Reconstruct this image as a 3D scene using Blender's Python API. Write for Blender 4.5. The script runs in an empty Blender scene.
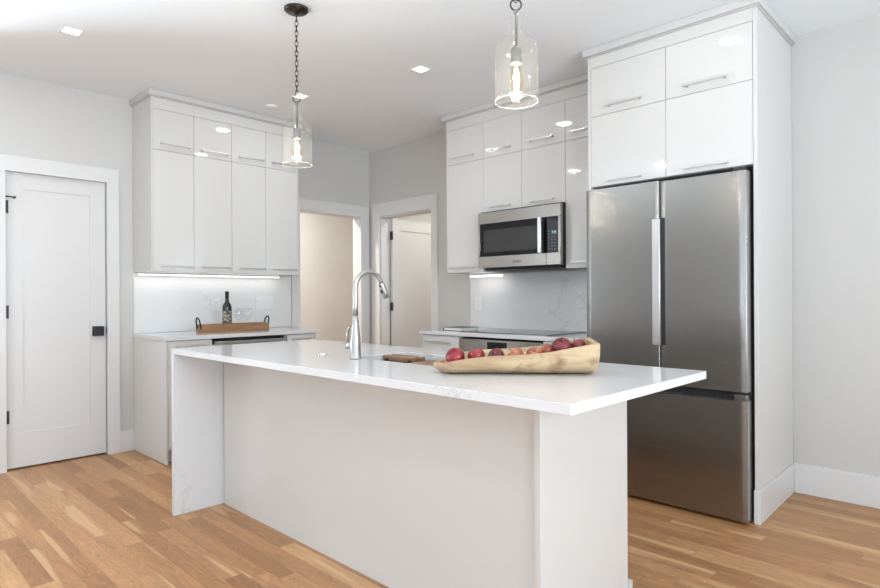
import bpy, bmesh, math, random
from mathutils import Vector, Matrix, noise
random.seed(7)
C = bpy.context.scene.collection
PI = math.pi
# ------------------------------------------------------------------ camera
YAW = math.radians(45.9303); ROLL = -0.005154; F = 594.28; Y0 = 297.005
fw = Vector((-math.cos(YAW), math.sin(YAW), 0)); rt = Vector((math.sin(YAW), math.cos(YAW), 0)); up = Vector((0, 0, 1))
cxv = math.cos(ROLL)*rt + math.sin(ROLL)*up; cyv = -math.sin(ROLL)*rt + math.cos(ROLL)*up; czv = -fw
cam = bpy.data.cameras.new('camera'); co = bpy.data.objects.new('camera', cam); C.objects.link(co)
m = Matrix((cxv, cyv, czv)).transposed().to_4x4(); m.translation = Vector((4.99105, -4.06871, 1.18909)); co.matrix_world = m
cam.sensor_width = 36; cam.sensor_fit = 'HORIZONTAL'; cam.lens = F*36/880; cam.shift_y = (Y0-294)/880; cam.clip_start = .05
bpy.context.scene.camera = co
vs = bpy.context.scene.view_settings
vs.view_transform = 'Standard'; vs.look = 'None'; vs.gamma = 1; vs.use_curve_mapping = False
vs.exposure = -1.88
# ------------------------------------------------------------------ world and large lights
w = bpy.data.worlds.new('world'); bpy.context.scene.world = w; w.use_nodes = True
bg = w.node_tree.nodes['Background']; bg.inputs[0].default_value = (.80, .88, 1, 1); bg.inputs[1].default_value = 1.0
def area(name, loc, rot, sx, sy, power, col=(1, 1, 1)):
    l = bpy.data.lights.new(name, 'AREA'); l.shape = 'RECTANGLE'; l.size = sx; l.size_y = sy; l.energy = power; l.color = col
    o = bpy.data.objects.new(name, l); C.objects.link(o); o.location = loc; o.rotation_euler = rot; return o
# daylight outside the windows of the side wall (x = 7.6), of the rear wall (y = -9) and of the small window in the back wall
WIN_R = [(-3.1, 2.0), (-5.9, 2.0)]
for k, (wy, ww) in enumerate(WIN_R):
    area('window_daylight', (7.95, wy, 1.6), (0, PI/2, 0), 1.9, ww, [560, 160][k], (.78, .89, 1))
WIN_B = [(3.6, 2.0), (6.2, 1.8)]
for k, (wx, ww) in enumerate(WIN_B):
    area('window_daylight', (wx, -9.35, 1.6), (PI/2, 0, 0), ww, 1.9, [130, 150][k], (.78, .89, 1))
# upward fill lamps added outside the same windows, to brighten the ceiling
for k, (wy, ww) in enumerate(WIN_R):
    area('ceiling_fill', (9.0, wy, .25), (0, math.radians(118), 0), 1.2, ww*1.2, 950, (.76, .88, 1))
for k, (wx, ww) in enumerate(WIN_B):
    area('ceiling_fill', (wx, -10.4, .25), (math.radians(118), 0, 0), ww*1.2, 1.2, 520, (.76, .88, 1))
WIN_L_ADDED = (-4.85, 1.5)  # left window and its daylight are unseen additions, to brighten the ceiling
area('window_daylight', (-.4, WIN_L_ADDED[0], 1.6), (0, -PI/2, 0), 1.9, WIN_L_ADDED[1], 110, (.80, .90, 1))
area('ceiling_fill', (-1.5, WIN_L_ADDED[0], .25), (0, math.radians(-118), 0), 1.2, 2.0, 4600, (.76, .88, 1))  # added upward fill lamp outside the left window, aimed at the ceiling
area('window_daylight', (5.97, .3, 1.55), (-PI/2, 0, 0), .45, .95, 10, (.90, .95, 1))

# ------------------------------------------------------------------ materials
def newmat(name):
    m = bpy.data.materials.new(name); m.use_nodes = True
    return m, m.node_tree.nodes, m.node_tree.links, m.node_tree.nodes['Principled BSDF']
def pm(name, col, rough=.5, metal=0, spec=.5, var=.02, vscale=6, bump=0, bscale=200, coat=0, emit=None, estr=0):
    """plain procedural material: slight noise variation in colour and an optional fine bump"""
    m, N, L, b = newmat(name)
    b.inputs['Roughness'].default_value = rough; b.inputs['Metallic'].default_value = metal
    b.inputs['Specular IOR Level'].default_value = spec; b.inputs['Coat Weight'].default_value = coat
    tc = N.new('ShaderNodeTexCoord'); nz = N.new('ShaderNodeTexNoise'); nz.inputs['Scale'].default_value = vscale
    L.new(tc.outputs['Object'], nz.inputs['Vector'])
    mx = N.new('ShaderNodeMix'); mx.data_type = 'RGBA'; L.new(nz.outputs['Fac'], mx.inputs['Factor'])
    mx.inputs['A'].default_value = (*[max(0, c*(1-var)) for c in col], 1); mx.inputs['B'].default_value = (*[min(1, c*(1+var)) for c in col], 1)
    L.new(mx.outputs['Result'], b.inputs['Base Color'])
    if bump:
        n2 = N.new('ShaderNodeTexNoise'); n2.inputs['Scale'].default_value = bscale; L.new(tc.outputs['Object'], n2.inputs['Vector'])
        bp = N.new('ShaderNodeBump'); bp.inputs['Strength'].default_value = bump; bp.inputs['Distance'].default_value = .001
        L.new(n2.outputs['Fac'], bp.inputs['Height']); L.new(bp.outputs['Normal'], b.inputs['Normal'])
    if emit:
        b.inputs['Emission Color'].default_value = (*emit, 1); b.inputs['Emission Strength'].default_value = estr
    return m
M = {}
M['wall'] = pm('wall_paint', (.585, .573, .548), .55, bump=.1, bscale=300, var=.008, vscale=1)
M['ceil'] = pm('ceiling_paint', (.885, .925, .95), .6, bump=.1, bscale=300, var=.008, vscale=1)
M['trim'] = pm('trim_paint', (.70, .693, .68), .3, var=.008)
M['door'] = pm('door_paint', (.675, .665, .65), .33, var=.008)
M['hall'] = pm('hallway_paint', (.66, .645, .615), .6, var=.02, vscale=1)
M['lacquer'] = pm('gloss_lacquer', (.67, .66, .635), .05, spec=.5, var=.005, vscale=2)
M['carcass'] = pm('cabinet_carcass', (.62, .615, .60), .25, var=.005)
M['black'] = pm('black_metal', (.012, .012, .012), .4, var=.1)
M['bronze'] = pm('dark_bronze', (.05, .04, .035), .35, metal=.8, var=.1)
M['dark'] = pm('dark_gap', (.02, .02, .02), .6)
M['blackglass'] = pm('black_glass', (.008, .008, .009), .06, spec=.25, var=.05)
M['plastic'] = pm('white_plastic', (.84, .84, .84), .3, var=.005)
M['slot'] = pm('outlet_slots', (.45, .45, .45), .5)
M['chrome'] = pm('chrome', (.75, .75, .76), .12, metal=1, var=.02)
M['handle'] = pm('satin_handle', (.70, .69, .68), .35, metal=1, var=.02)
M['pages'] = pm('book_pages', (.8, .79, .75), .8)
M['bookcover'] = pm('book_cover', (.05, .06, .08), .4)
M['lamp'] = pm('lamp_emission', (1, 1, 1), .5, emit=(1, .97, .92), estr=14)
M['filament'] = pm('filament_glow', (1, .9, .7), .5, emit=(1, .86, .64), estr=40)
M['strip'] = pm('led_strip', (1, 1, 1), .5, emit=(1, .98, .94), estr=9)
M['digit'] = pm('display_digits', (.5, .8, 1), .5, emit=(.6, .85, 1), estr=2)
M['mortar'] = pm('grey_body', (.10, .10, .105), .45, metal=.3)

def brushed(name, col, rough, axis='Z', stretch=60, amt=.10, metal=1):
    m, N, L, b = newmat(name)
    b.inputs['Metallic'].default_value = metal
    tc = N.new('ShaderNodeTexCoord'); mp = N.new('ShaderNodeMapping'); L.new(tc.outputs['Object'], mp.inputs['Vector'])
    s = [stretch*8]*3; s['XYZ'.index(axis)] = 2; mp.inputs['Scale'].default_value = s
    nz = N.new('ShaderNodeTexNoise'); nz.inputs['Scale'].default_value = 1; nz.inputs['Detail'].default_value = 3; L.new(mp.outputs['Vector'], nz.inputs['Vector'])
    mr = N.new('ShaderNodeMapRange'); mr.inputs['To Min'].default_value = rough*(1-amt); mr.inputs['To Max'].default_value = rough*(1+amt)
    L.new(nz.outputs['Fac'], mr.inputs['Value']); L.new(mr.outputs['Result'], b.inputs['Roughness'])
    mx = N.new('ShaderNodeMix'); mx.data_type = 'RGBA'; mx.inputs['A'].default_value = (*[c*(1-amt*.4) for c in col], 1); mx.inputs['B'].default_value = (*[min(1, c*(1+amt*.4)) for c in col], 1)
    L.new(nz.outputs['Fac'], mx.inputs['Factor']); L.new(mx.outputs['Result'], b.inputs['Base Color'])
    return m
M['fridge'] = brushed('brushed_fridge_steel', (.30, .292, .28), .27, 'X', 60, .03)
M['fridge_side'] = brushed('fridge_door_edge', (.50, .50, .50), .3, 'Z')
M['steel'] = brushed('brushed_steel', (.40, .375, .345), .25, 'X')
M['steel_light'] = brushed('light_steel', (.85, .86, .87), .3, 'Z')
M['sinksteel'] = brushed('sink_steel', (.55, .56, .57), .3, 'X')
M['nickel'] = brushed('brushed_nickel', (.47, .46, .445), .42, 'Z')
M['pewter'] = pm('pewter_fitting', (.20, .195, .185), .4, metal=.4, var=.05)

def glassmat(name, tint=(1, 1, 1), refl=.9, extra=.04, seeds=False, milk=0):
    """clear thin glass: mostly straight transmission with a Fresnel reflection"""
    m, N, L, b = newmat(name); N.remove(b); out = N['Material Output']
    tr = N.new('ShaderNodeBsdfTransparent'); tr.inputs[0].default_value = (*tint, 1)
    gl = N.new('ShaderNodeBsdfGlossy'); gl.inputs['Roughness'].default_value = .03; gl.inputs[0].default_value = (refl, refl, refl, 1)
    fr = N.new('ShaderNodeLayerWeight'); fr.inputs['Blend'].default_value = .5
    pw = N.new('ShaderNodeMath'); pw.operation = 'POWER'; pw.inputs[1].default_value = 4; L.new(fr.outputs['Facing'], pw.inputs[0])
    ad = N.new('ShaderNodeMath'); ad.operation = 'MULTIPLY_ADD'; ad.use_clamp = True; ad.inputs[1].default_value = .35; ad.inputs[2].default_value = extra
    L.new(pw.outputs[0], ad.inputs[0]); mx = N.new('ShaderNodeMixShader'); L.new(ad.outputs[0], mx.inputs[0]); L.new(tr.outputs[0], mx.inputs[1]); L.new(gl.outputs[0], mx.inputs[2])
    if seeds:
        tc = N.new('ShaderNodeTexCoord'); nz = N.new('ShaderNodeTexNoise'); nz.inputs['Scale'].default_value = 45; L.new(tc.outputs['Object'], nz.inputs['Vector'])
        bp = N.new('ShaderNodeBump'); bp.inputs['Strength'].default_value = .5; bp.inputs['Distance'].default_value = .002; L.new(nz.outputs['Fac'], bp.inputs['Height'])
        L.new(bp.outputs['Normal'], fr.inputs['Normal']); L.new(bp.outputs['Normal'], gl.inputs['Normal'])
    if milk:
        tl = N.new('ShaderNodeBsdfTranslucent'); tl.inputs[0].default_value = (.95, .94, .92, 1); df = N.new('ShaderNodeBsdfDiffuse'); df.inputs[0].default_value = (.95, .94, .92, 1)
        m1 = N.new('ShaderNodeMixShader'); L.new(tl.outputs[0], m1.inputs[1]); L.new(df.outputs[0], m1.inputs[2])
        m2 = N.new('ShaderNodeMixShader'); m2.inputs[0].default_value = milk; L.new(mx.outputs[0], m2.inputs[1]); L.new(m1.outputs[0], m2.inputs[2]); mx = m2
    L.new(mx.outputs[0], out.inputs[0]); return m
M['glass'] = glassmat('pendant_glass', (.985, .982, .972), extra=.035, seeds=True, milk=.007)
M['rimglass'] = glassmat('rim_glass', (.98, .97, .95), extra=.1, milk=.35)
M['wineglass'] = glassmat('wine_glass_clear', (.975, .98, .98), extra=.03)
M['bulbglass'] = glassmat('bulb_glass', (1, .93, .80), extra=.0)

def quartz(name, base=(.70, .70, .70), vein=(.50, .50, .51), rough=.07, scale=1.2, width=.012, strength=.6):
    m, N, L, b = newmat(name); b.inputs['Roughness'].default_value = rough; b.inputs['Specular IOR Level'].default_value = .3
    tc = N.new('ShaderNodeTexCoord')
    n1 = N.new('ShaderNodeTexNoise'); n1.inputs['Scale'].default_value = scale*1.3; n1.inputs['Detail'].default_value = 8; n1.inputs['Roughness'].default_value = .6; n1.inputs['Distortion'].default_value = .7
    L.new(tc.outputs['Object'], n1.inputs['Vector'])
    # vein where noise crosses .5
    s = N.new('ShaderNodeMath'); s.operation = 'SUBTRACT'; s.inputs[1].default_value = .5; L.new(n1.outputs['Fac'], s.inputs[0])
    a = N.new('ShaderNodeMath'); a.operation = 'ABSOLUTE'; L.new(s.outputs[0], a.inputs[0])
    mr = N.new('ShaderNodeMapRange'); mr.inputs['From Min'].default_value = 0; mr.inputs['From Max'].default_value = width; mr.inputs['To Min'].default_value = 1; mr.inputs['To Max'].default_value = 0
    L.new(a.outputs[0], mr.inputs['Value'])
    n2 = N.new('ShaderNodeTexNoise'); n2.inputs['Scale'].default_value = scale*1.1; mp = N.new('ShaderNodeMapping'); mp.inputs['Location'].default_value = (7, 3, 1); L.new(tc.outputs['Object'], mp.inputs['Vector']); L.new(mp.outputs['Vector'], n2.inputs['Vector'])
    m2 = N.new('ShaderNodeMapRange'); m2.inputs['From Min'].default_value = .5; m2.inputs['From Max'].default_value = .68; L.new(n2.outputs['Fac'], m2.inputs['Value'])
    mu = N.new('ShaderNodeMath'); mu.operation = 'MULTIPLY'; L.new(mr.outputs[0], mu.inputs[0]); L.new(m2.outputs[0], mu.inputs[1])
    mu2 = N.new('ShaderNodeMath'); mu2.operation = 'MULTIPLY'; mu2.inputs[1].default_value = strength; L.new(mu.outputs[0], mu2.inputs[0])
    mx = N.new('ShaderNodeMix'); mx.data_type = 'RGBA'; mx.inputs['A'].default_value = (*base, 1); mx.inputs['B'].default_value = (*vein, 1)
    L.new(mu2.outputs[0], mx.inputs['Factor']); L.new(mx.outputs['Result'], b.inputs['Base Color']); return m
M['quartz'] = quartz('white_quartz')
M['splash'] = quartz('veined_quartz', (.77, .77, .765), (.50, .50, .51), .12, 1.6, .02, .55)

def wood(name, c1, c2, rough=.4, axis='X', scale=6, knots=None):
    m, N, L, b = newmat(name); b.inputs['Roughness'].default_value = rough
    tc = N.new('ShaderNodeTexCoord'); mp = N.new('ShaderNodeMapping'); L.new(tc.outputs['Object'], mp.inputs['Vector'])
    s = [scale*2.5]*3; s['XYZ'.index(axis)] = scale*.25; mp.inputs['Scale'].default_value = s
    nz = N.new('ShaderNodeTexNoise'); nz.inputs['Scale'].default_value = 1; nz.inputs['Detail'].default_value = 6; nz.inputs['Distortion'].default_value = 1.2
    L.new(mp.outputs['Vector'], nz.inputs['Vector'])
    cr = N.new('ShaderNodeValToRGB'); cr.color_ramp.elements[0].position = .3; cr.color_ramp.elements[0].color = (*c1, 1); cr.color_ramp.elements[1].position = .7; cr.color_ramp.elements[1].color = (*c2, 1)
    L.new(nz.outputs['Fac'], cr.inputs[0]); last = cr.outputs[0]
    if knots:
        n2 = N.new('ShaderNodeTexNoise'); n2.inputs['Scale'].default_value = 9; n2.inputs['Detail'].default_value = 4; L.new(tc.outputs['Object'], n2.inputs['Vector'])
        mr = N.new('ShaderNodeMapRange'); mr.inputs['From Min'].default_value = .60; mr.inputs['From Max'].default_value = .74; L.new(n2.outputs['Fac'], mr.inputs['Value'])
        mx = N.new('ShaderNodeMix'); mx.data_type = 'RGBA'; L.new(mr.outputs[0], mx.inputs['Factor']); L.new(last, mx.inputs['A']); mx.inputs['B'].default_value = (*knots, 1); last = mx.outputs['Result']
    L.new(last, b.inputs['Base Color']); return m
M['bowl'] = wood('olive_wood', (.33, .21, .11), (.62, .46, .28), .5, 'X', 7, (.26, .13, .07))
M['traywood'] = wood('tray_wood', (.24, .12, .055), (.34, .19, .095), .5, 'Y', 8)
M['boardwood'] = wood('board_wood', (.17, .09, .048), (.29, .17, .095), .5, 'X', 8)

def floor_mat():
    m, N, L, b = newmat('oak_strip_floor')
    W_, LEN = .083, .95
    tc = N.new('ShaderNodeTexCoord'); sp = N.new('ShaderNodeSeparateXYZ'); L.new(tc.outputs['Object'], sp.inputs[0])
    def math_(op, a, bb=None, cc=None):
        n = N.new('ShaderNodeMath'); n.operation = op
        for i, v in enumerate((a, bb, cc)):
            if v is None: continue
            if isinstance(v, (int, float)): n.inputs[i].default_value = v
            else: L.new(v, n.inputs[i])
        return n.outputs[0]
    def wn(dim, *v):
        n = N.new('ShaderNodeTexWhiteNoise'); n.noise_dimensions = dim
        if dim == '1D': L.new(v[0], n.inputs['W'])
        else:
            cmb = N.new('ShaderNodeCombineXYZ')
            for i, q in enumerate(v): L.new(q, cmb.inputs[i])
            L.new(cmb.outputs[0], n.inputs['Vector'])
        return n
    yr = math_('DIVIDE', sp.outputs['Y'], W_); row = math_('FLOOR', yr); fy = math_('FRACT', yr)
    h1 = wn('1D', row); h2 = wn('1D', math_('ADD', row, 57.3))
    ln = math_('MULTIPLY_ADD', h2.outputs['Value'], .7, .6)
    xr = math_('ADD', math_('DIVIDE', sp.outputs['X'], ln), math_('MULTIPLY', h1.outputs['Value'], 13.7))
    col = math_('FLOOR', xr); fx = math_('FRACT', xr)
    bd = wn('3D', row, col)
    sc = N.new('ShaderNodeSeparateColor'); L.new(bd.outputs['Color'], sc.inputs[0])
    cr = N.new('ShaderNodeValToRGB'); E_ = cr.color_ramp
    E_.elements[0].position = 0; E_.elements[0].color = (0.324, 0.153, 0.062, 1)
    E_.elements[1].position = 1; E_.elements[1].color = (0.605, 0.349, 0.160, 1)
    for p, c in ((.2, (0.405, 0.200, 0.084)), (.55, (0.448, 0.228, 0.098)), (.8, (0.481, 0.251, 0.111)), (.93, (0.529, 0.293, 0.133))):
        e = E_.elements.new(p); e.color = (*c, 1)
    L.new(sc.outputs[0], cr.inputs[0])
    # grain, offset per board
    off = N.new('ShaderNodeCombineXYZ'); L.new(math_('MULTIPLY', sc.outputs[1], 31), off.inputs[0]); L.new(math_('MULTIPLY', sc.outputs[2], 17), off.inputs[1])
    va = N.new('ShaderNodeVectorMath'); va.operation = 'ADD'; L.new(tc.outputs['Object'], va.inputs[0]); L.new(off.outputs[0], va.inputs[1])
    mp = N.new('ShaderNodeMapping'); mp.inputs['Scale'].default_value = (3.0, 16, 1); L.new(va.outputs[0], mp.inputs[0])
    # cathedral grain: contour lines of a smooth stretched noise
    n0 = N.new('ShaderNodeTexNoise'); n0.inputs['Scale'].default_value = .8; n0.inputs['Detail'].default_value = 1.5; L.new(mp.outputs[0], n0.inputs['Vector'])
    cath = math_('SINE', math_('MULTIPLY', n0.outputs['Fac'], 95))
    mp2 = N.new('ShaderNodeMapping'); mp2.inputs['Scale'].default_value = (9, 260, 1); L.new(va.outputs[0], mp2.inputs[0])
    n1 = N.new('ShaderNodeTexNoise'); n1.inputs['Scale'].default_value = 1; n1.inputs['Detail'].default_value = 4; L.new(mp2.outputs[0], n1.inputs['Vector'])
    mp3 = N.new('ShaderNodeMapping'); mp3.inputs['Scale'].default_value = (1.6, 22, 1); L.new(va.outputs[0], mp3.inputs[0])
    n3 = N.new('ShaderNodeTexNoise'); n3.inputs['Scale'].default_value = 1; n3.inputs['Detail'].default_value = 3; L.new(mp3.outputs[0], n3.inputs['Vector'])
    g = math_('ADD', math_('MULTIPLY', cath, .075), math_('MULTIPLY', math_('SUBTRACT', n1.outputs['Fac'], .5), .7))
    g = math_('ADD', g, math_('MULTIPLY', math_('SUBTRACT', n3.outputs['Fac'], .5), .65))
    g = math_('ADD', g, .90)
    hs = N.new('ShaderNodeHueSaturation'); L.new(cr.outputs[0], hs.inputs['Color']); L.new(g, hs.inputs['Value']); hs.inputs['Saturation'].default_value = 1.0
    # sapwood streaks along some boards
    mp4 = N.new('ShaderNodeMapping'); mp4.inputs['Scale'].default_value = (.9, 11, 1); mp4.inputs['Location'].default_value = (3, 9, 0); L.new(va.outputs[0], mp4.inputs[0])
    n4 = N.new('ShaderNodeTexNoise'); n4.inputs['Scale'].default_value = 1; n4.inputs['Detail'].default_value = 1; L.new(mp4.outputs[0], n4.inputs['Vector'])
    sr = N.new('ShaderNodeMapRange'); sr.inputs['From Min'].default_value = .62; sr.inputs['From Max'].default_value = .68; sr.inputs['To Max'].default_value = .6; L.new(n4.outputs['Fac'], sr.inputs['Value'])
    sx = N.new('ShaderNodeMix'); sx.data_type = 'RGBA'; L.new(sr.outputs[0], sx.inputs['Factor']); L.new(hs.outputs[0], sx.inputs['A']); sx.inputs['B'].default_value = (.66, .42, .22, 1)
    # gaps
    ey = math_('MINIMUM', fy, math_('SUBTRACT', 1, fy)); ex = math_('MULTIPLY', math_('MINIMUM', fx, math_('SUBTRACT', 1, fx)), 10)
    gy = math_('LESS_THAN', ey, .010); gx = math_('LESS_THAN', ex, .012); gg = math_('MAXIMUM', gy, gx)
    gm = N.new('ShaderNodeMix'); gm.data_type = 'RGBA'; L.new(math_('MULTIPLY', gg, .40), gm.inputs['Factor']); L.new(sx.outputs['Result'], gm.inputs['A']); gm.inputs['B'].default_value = (.14, .08, .045, 1)
    L.new(gm.outputs['Result'], b.inputs['Base Color'])
    rr = N.new('ShaderNodeMapRange'); b.inputs['Specular IOR Level'].default_value = .3; rr.inputs['To Min'].default_value = .30; rr.inputs['To Max'].default_value = .44; L.new(n3.outputs['Fac'], rr.inputs['Value']); L.new(rr.outputs[0], b.inputs['Roughness'])
    return m
M['floor'] = floor_mat()

# ------------------------------------------------------------------ mesh helpers
def box(bm, x0, x1, y0, y1, z0, z1, mat=0):
    x0, x1 = min(x0, x1), max(x0, x1); y0, y1 = min(y0, y1), max(y0, y1); z0, z1 = min(z0, z1), max(z0, z1)
    v = [bm.verts.new(p) for p in ((x0,y0,z0),(x1,y0,z0),(x1,y1,z0),(x0,y1,z0),(x0,y0,z1),(x1,y0,z1),(x1,y1,z1),(x0,y1,z1))]
    for q in ((0,3,2,1),(4,5,6,7),(0,1,5,4),(1,2,6,5),(2,3,7,6),(3,0,4,7)):
        f = bm.faces.new([v[i] for i in q]); f.material_index = mat
def lathe(bm, prof, c=(0, 0, 0), seg=32, axis='Z', cap=True, mat=0):
    rings = []
    for r, z in prof:
        ring = []
        for k in range(seg):
            a = 2*PI*k/seg; p = (r*math.cos(a), r*math.sin(a), z)
            if axis == 'X': p = (p[2], p[0], p[1])
            if axis == 'Y': p = (p[1], p[2], p[0])
            ring.append(bm.verts.new((p[0]+c[0], p[1]+c[1], p[2]+c[2])))
        rings.append(ring)
    for a, b in zip(rings, rings[1:]):
        for k in range(seg):
            f = bm.faces.new((a[k], a[(k+1) % seg], b[(k+1) % seg], b[k])); f.smooth = True; f.material_index = mat
    if cap:
        f = bm.faces.new(list(reversed(rings[0]))); f.material_index = mat
        f = bm.faces.new(rings[-1]); f.material_index = mat
def tube(bm, pts, rad, seg=14, cap=True, closed=False):
    pts = [Vector(p) for p in pts]; n = len(pts); rings = []
    rads = rad if isinstance(rad, (list, tuple)) else [rad]*n
    ref = None
    for i, p in enumerate(pts):
        if closed: t = pts[(i+1) % n]-pts[i-1]
        else: t = (pts[min(i+1, n-1)]-pts[max(i-1, 0)])
        t.normalize()
        if ref is None:
            ref = Vector((0, 0, 1)) if abs(t.z) < .9 else Vector((1, 0, 0))
            ref = (ref-t*ref.dot(t)).normalized()
        else: ref = (ref-t*ref.dot(t)).normalized()
        b2 = t.cross(ref)
        rings.append([bm.verts.new(p+rads[i]*(math.cos(2*PI*k/seg)*ref+math.sin(2*PI*k/seg)*b2)) for k in range(seg)])
    m_ = n if closed else n-1
    for i in range(m_):
        a, b = rings[i], rings[(i+1) % n]
        for k in range(seg):
            f = bm.faces.new((a[k], a[(k+1) % seg], b[(k+1) % seg], b[k])); f.smooth = True
    if cap and not closed:
        bm.faces.new(list(reversed(rings[0]))); bm.faces.new(rings[-1])
def prism(bm, poly, axis, a, b):
    """poly in the two other axes, extruded from a to b along axis"""
    def P(u, v, w):
        return {'X': (w, u, v), 'Y': (u, w, v), 'Z': (u, v, w)}[axis]
    A = [bm.verts.new(P(u, v, a)) for u, v in poly]; B = [bm.verts.new(P(u, v, b)) for u, v in poly]
    bm.faces.new(A); bm.faces.new(list(reversed(B)))
    for i in range(len(poly)):
        j = (i+1) % len(poly); bm.faces.new((A[j], A[i], B[i], B[j]))
def obj(name, bm, mats, parent=None, bevel=0, seg=2, label=None, smooth=False, loc=None):
    """link bm as ONE mesh object; coordinates in bm are world ones and become relative to the parent"""
    bmesh.ops.recalc_face_normals(bm, faces=bm.faces[:])
    off = Vector((0, 0, 0))
    if parent is not None:
        q = parent
        while q is not None: off += q.location; q = q.parent
    elif loc is not None: off = Vector(loc)
    for v in bm.verts: v.co -= off
    me = bpy.data.meshes.new(name); bm.to_mesh(me); bm.free()
    o = bpy.data.objects.new(name, me); C.objects.link(o)
    for m_ in (mats if isinstance(mats, list) else [mats]): me.materials.append(m_)
    if parent is not None: o.parent = parent
    elif loc is not None: o.location = loc
    if smooth:
        for f in me.polygons: f.use_smooth = True
    if bevel:
        md = o.modifiers.new('bevel', 'BEVEL'); md.width = bevel; md.segments = seg; md.limit_method = 'ANGLE'; md.angle_limit = .6; md.harden_normals = False
        for f in me.polygons: f.use_smooth = True
        try: me.set_sharp_from_angle(angle=math.radians(35))
        except Exception: pass
    if label: o['label'] = label
    return o
def bx(name, boxes, mat, parent=None, **k):
    bm = bmesh.new()
    for b in boxes: box(bm, *b)
    return obj(name, bm, mat, parent, **k)
def thing(name, label, cat, loc, group=None):
    o = bpy.data.objects.new(name, None); o.empty_display_size = .1; C.objects.link(o); o.location = loc; o['label'] = label; o['category'] = cat
    if group: o['group'] = group
    return o
def tag(o, label, cat, group=None):
    o['label'] = label; o['category'] = cat
    if group: o['group'] = group
    return o
def struct(o): o['kind'] = 'structure'; return o

# ------------------------------------------------------------------ room shell
H = 2.747; XR = 7.6; YR = -9.0
struct(bx('floor', [(-1.6, XR+.1, YR-.1, 1.6, -.05, 0)], M['floor']))
struct(bx('ceiling', [(-1.6, XR+.1, YR-.1, 1.6, H, H+.05)], M['ceil']))
# left wall (plane x=0) with the closet door and the hallway opening
D1 = (-3.215, -2.572); DA = (-.88, -.125)
struct(bx('wall_left', [(-.12, 0, YR-.1, -5.6, 0, H), (-.12, 0, -5.6, -4.1, 0, .6), (-.12, 0, -5.6, -4.1, 2.4, H), (-.12, 0, -4.1, D1[0], 0, H), (-.12, 0, D1[0], D1[1], 2.087, H), (-.12, 0, D1[1], DA[0], 0, H), (-.12, 0, DA[0], DA[1], 2.042, H), (-.12, 0, DA[1], 0, 0, H)], M['wall']))
DB = (.177, .957)
struct(bx('wall_back', [(-.12, DB[0], 0, .12, 0, H), (DB[0], DB[1], 0, .12, 2.042, H), (DB[1], 5.75, 0, .12, 0, H), (5.75, 6.2, 0, .12, 0, 1.05), (5.75, 6.2, 0, .12, 2.03, H), (6.2, XR+.1, 0, .12, 0, H)], M['wall']))
# right wall (x=XR) with two windows, rear wall with two windows
def wall_with(name, spans, z0, z1, axis, c, a, b):
    bs = []; cur = a
    for s, e in sorted(spans):
        bs.append((cur, s, 0, H)); bs.append((s, e, 0, z0)); bs.append((s, e, z1, H)); cur = e
    bs.append((cur, b, 0, H))
    if axis == 'X': boxes = [(c, c+.1, p, q, u, v) for p, q, u, v in bs]
    else: boxes = [(p, q, c-.1, c, u, v) for p, q, u, v in bs]
    return struct(bx(name, boxes, M['wall']))
wall_with('wall_right', [(y-w_/2, y+w_/2) for y, w_ in WIN_R], .6, 2.4, 'X', XR, YR-.1, 0)
wall_with('wall_rear', [(x-w_/2, x+w_/2) for x, w_ in WIN_B], .6, 2.4, 'Y', YR, -.12, XR+.1)
wi = [0]
def window(axis, c, mid, wd, z0, z1):
    wi[0] += 1; t = .05; bs = []
    a, b = mid-wd/2, mid+wd/2
    fr = [(a, a+t, z0, z1), (b-t, b, z0, z1), (a, b, z0, z0+t), (a, b, z1-t, z1), (a, b, (z0+z1)/2-.02, (z0+z1)/2+.02)]
    if wd > 1: fr.append((mid-.03, mid+.03, z0, z1))
    for p, q, u, v in fr: bs.append((c, c+.06, p, q, u, v) if axis == 'X' else (p, q, c-.03, c+.03, u, v))
    o = struct(bx('window_%d' % wi[0], bs, M['trim']))
    cs = .09
    ca = [(a-cs, a, z0-cs, z1+cs), (b, b+cs, z0-cs, z1+cs), (a, b, z1, z1+cs), (a, b, z0-cs, z0)]
    bs = []
    for p, q, u, v in ca:
        if axis == 'X': bs.append((XR-.02, XR, p, q, u, v) if c > 1 else (0, .02, p, q, u, v))
        elif c < 0 - 1: bs.append((p, q, YR, YR+.02, u, v))
        else: bs.append((p, q, -.02, 0, u, v))
    bx('window_casing', bs, M['trim'], o)
for y, w_ in WIN_R: window('X', XR+.02, y, w_, .6, 2.4)
for x, w_ in WIN_B: window('Y', YR-.05, x, w_, .6, 2.4)
window('X', -.09, WIN_L_ADDED[0], WIN_L_ADDED[1], .6, 2.4)  # added left window, out of view, lets the fill in
window('Y', .06, 5.975, .45, 1.05, 2.03)
# hallway behind the left opening and closet behind the back opening and the closet door
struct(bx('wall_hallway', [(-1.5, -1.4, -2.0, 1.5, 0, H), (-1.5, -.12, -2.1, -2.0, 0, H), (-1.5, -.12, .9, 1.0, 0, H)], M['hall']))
struct(bx('wall_closet', [(-.12, -.02, .12, 1.5, 0, H), (-.12, 1.7, 1.4, 1.5, 0, H), (1.6, 1.7, .12, 1.5, 0, H)], M['wall']))
struct(bx('wall_cupboard', [(-.7, -.6, -3.4, -2.4, 0, H), (-.6, -.12, -3.5, -3.4, 0, H), (-.6, -.12, -2.4, -2.3, 0, H)], M['wall']))
for nm, hx, hy, pw in (('hallway_fill', -.75, -.9, 185), ('closet_fill', 1.1, .9, 85)):  # unseen lamps added to brighten the hallway and the closet
    o = bx(nm, [(hx-.06, hx+.06, hy-.06, hy+.06, H-.012, H-.0005)], M['lamp']); tag(o, 'added unseen ceiling fill lamp inside the '+nm.split('_')[0]+' beyond the doorway', 'ceiling light')
    area(nm, (hx, hy, H-.02), (0, 0, 0), .12, .12, pw, (1, .95, .88))
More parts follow.
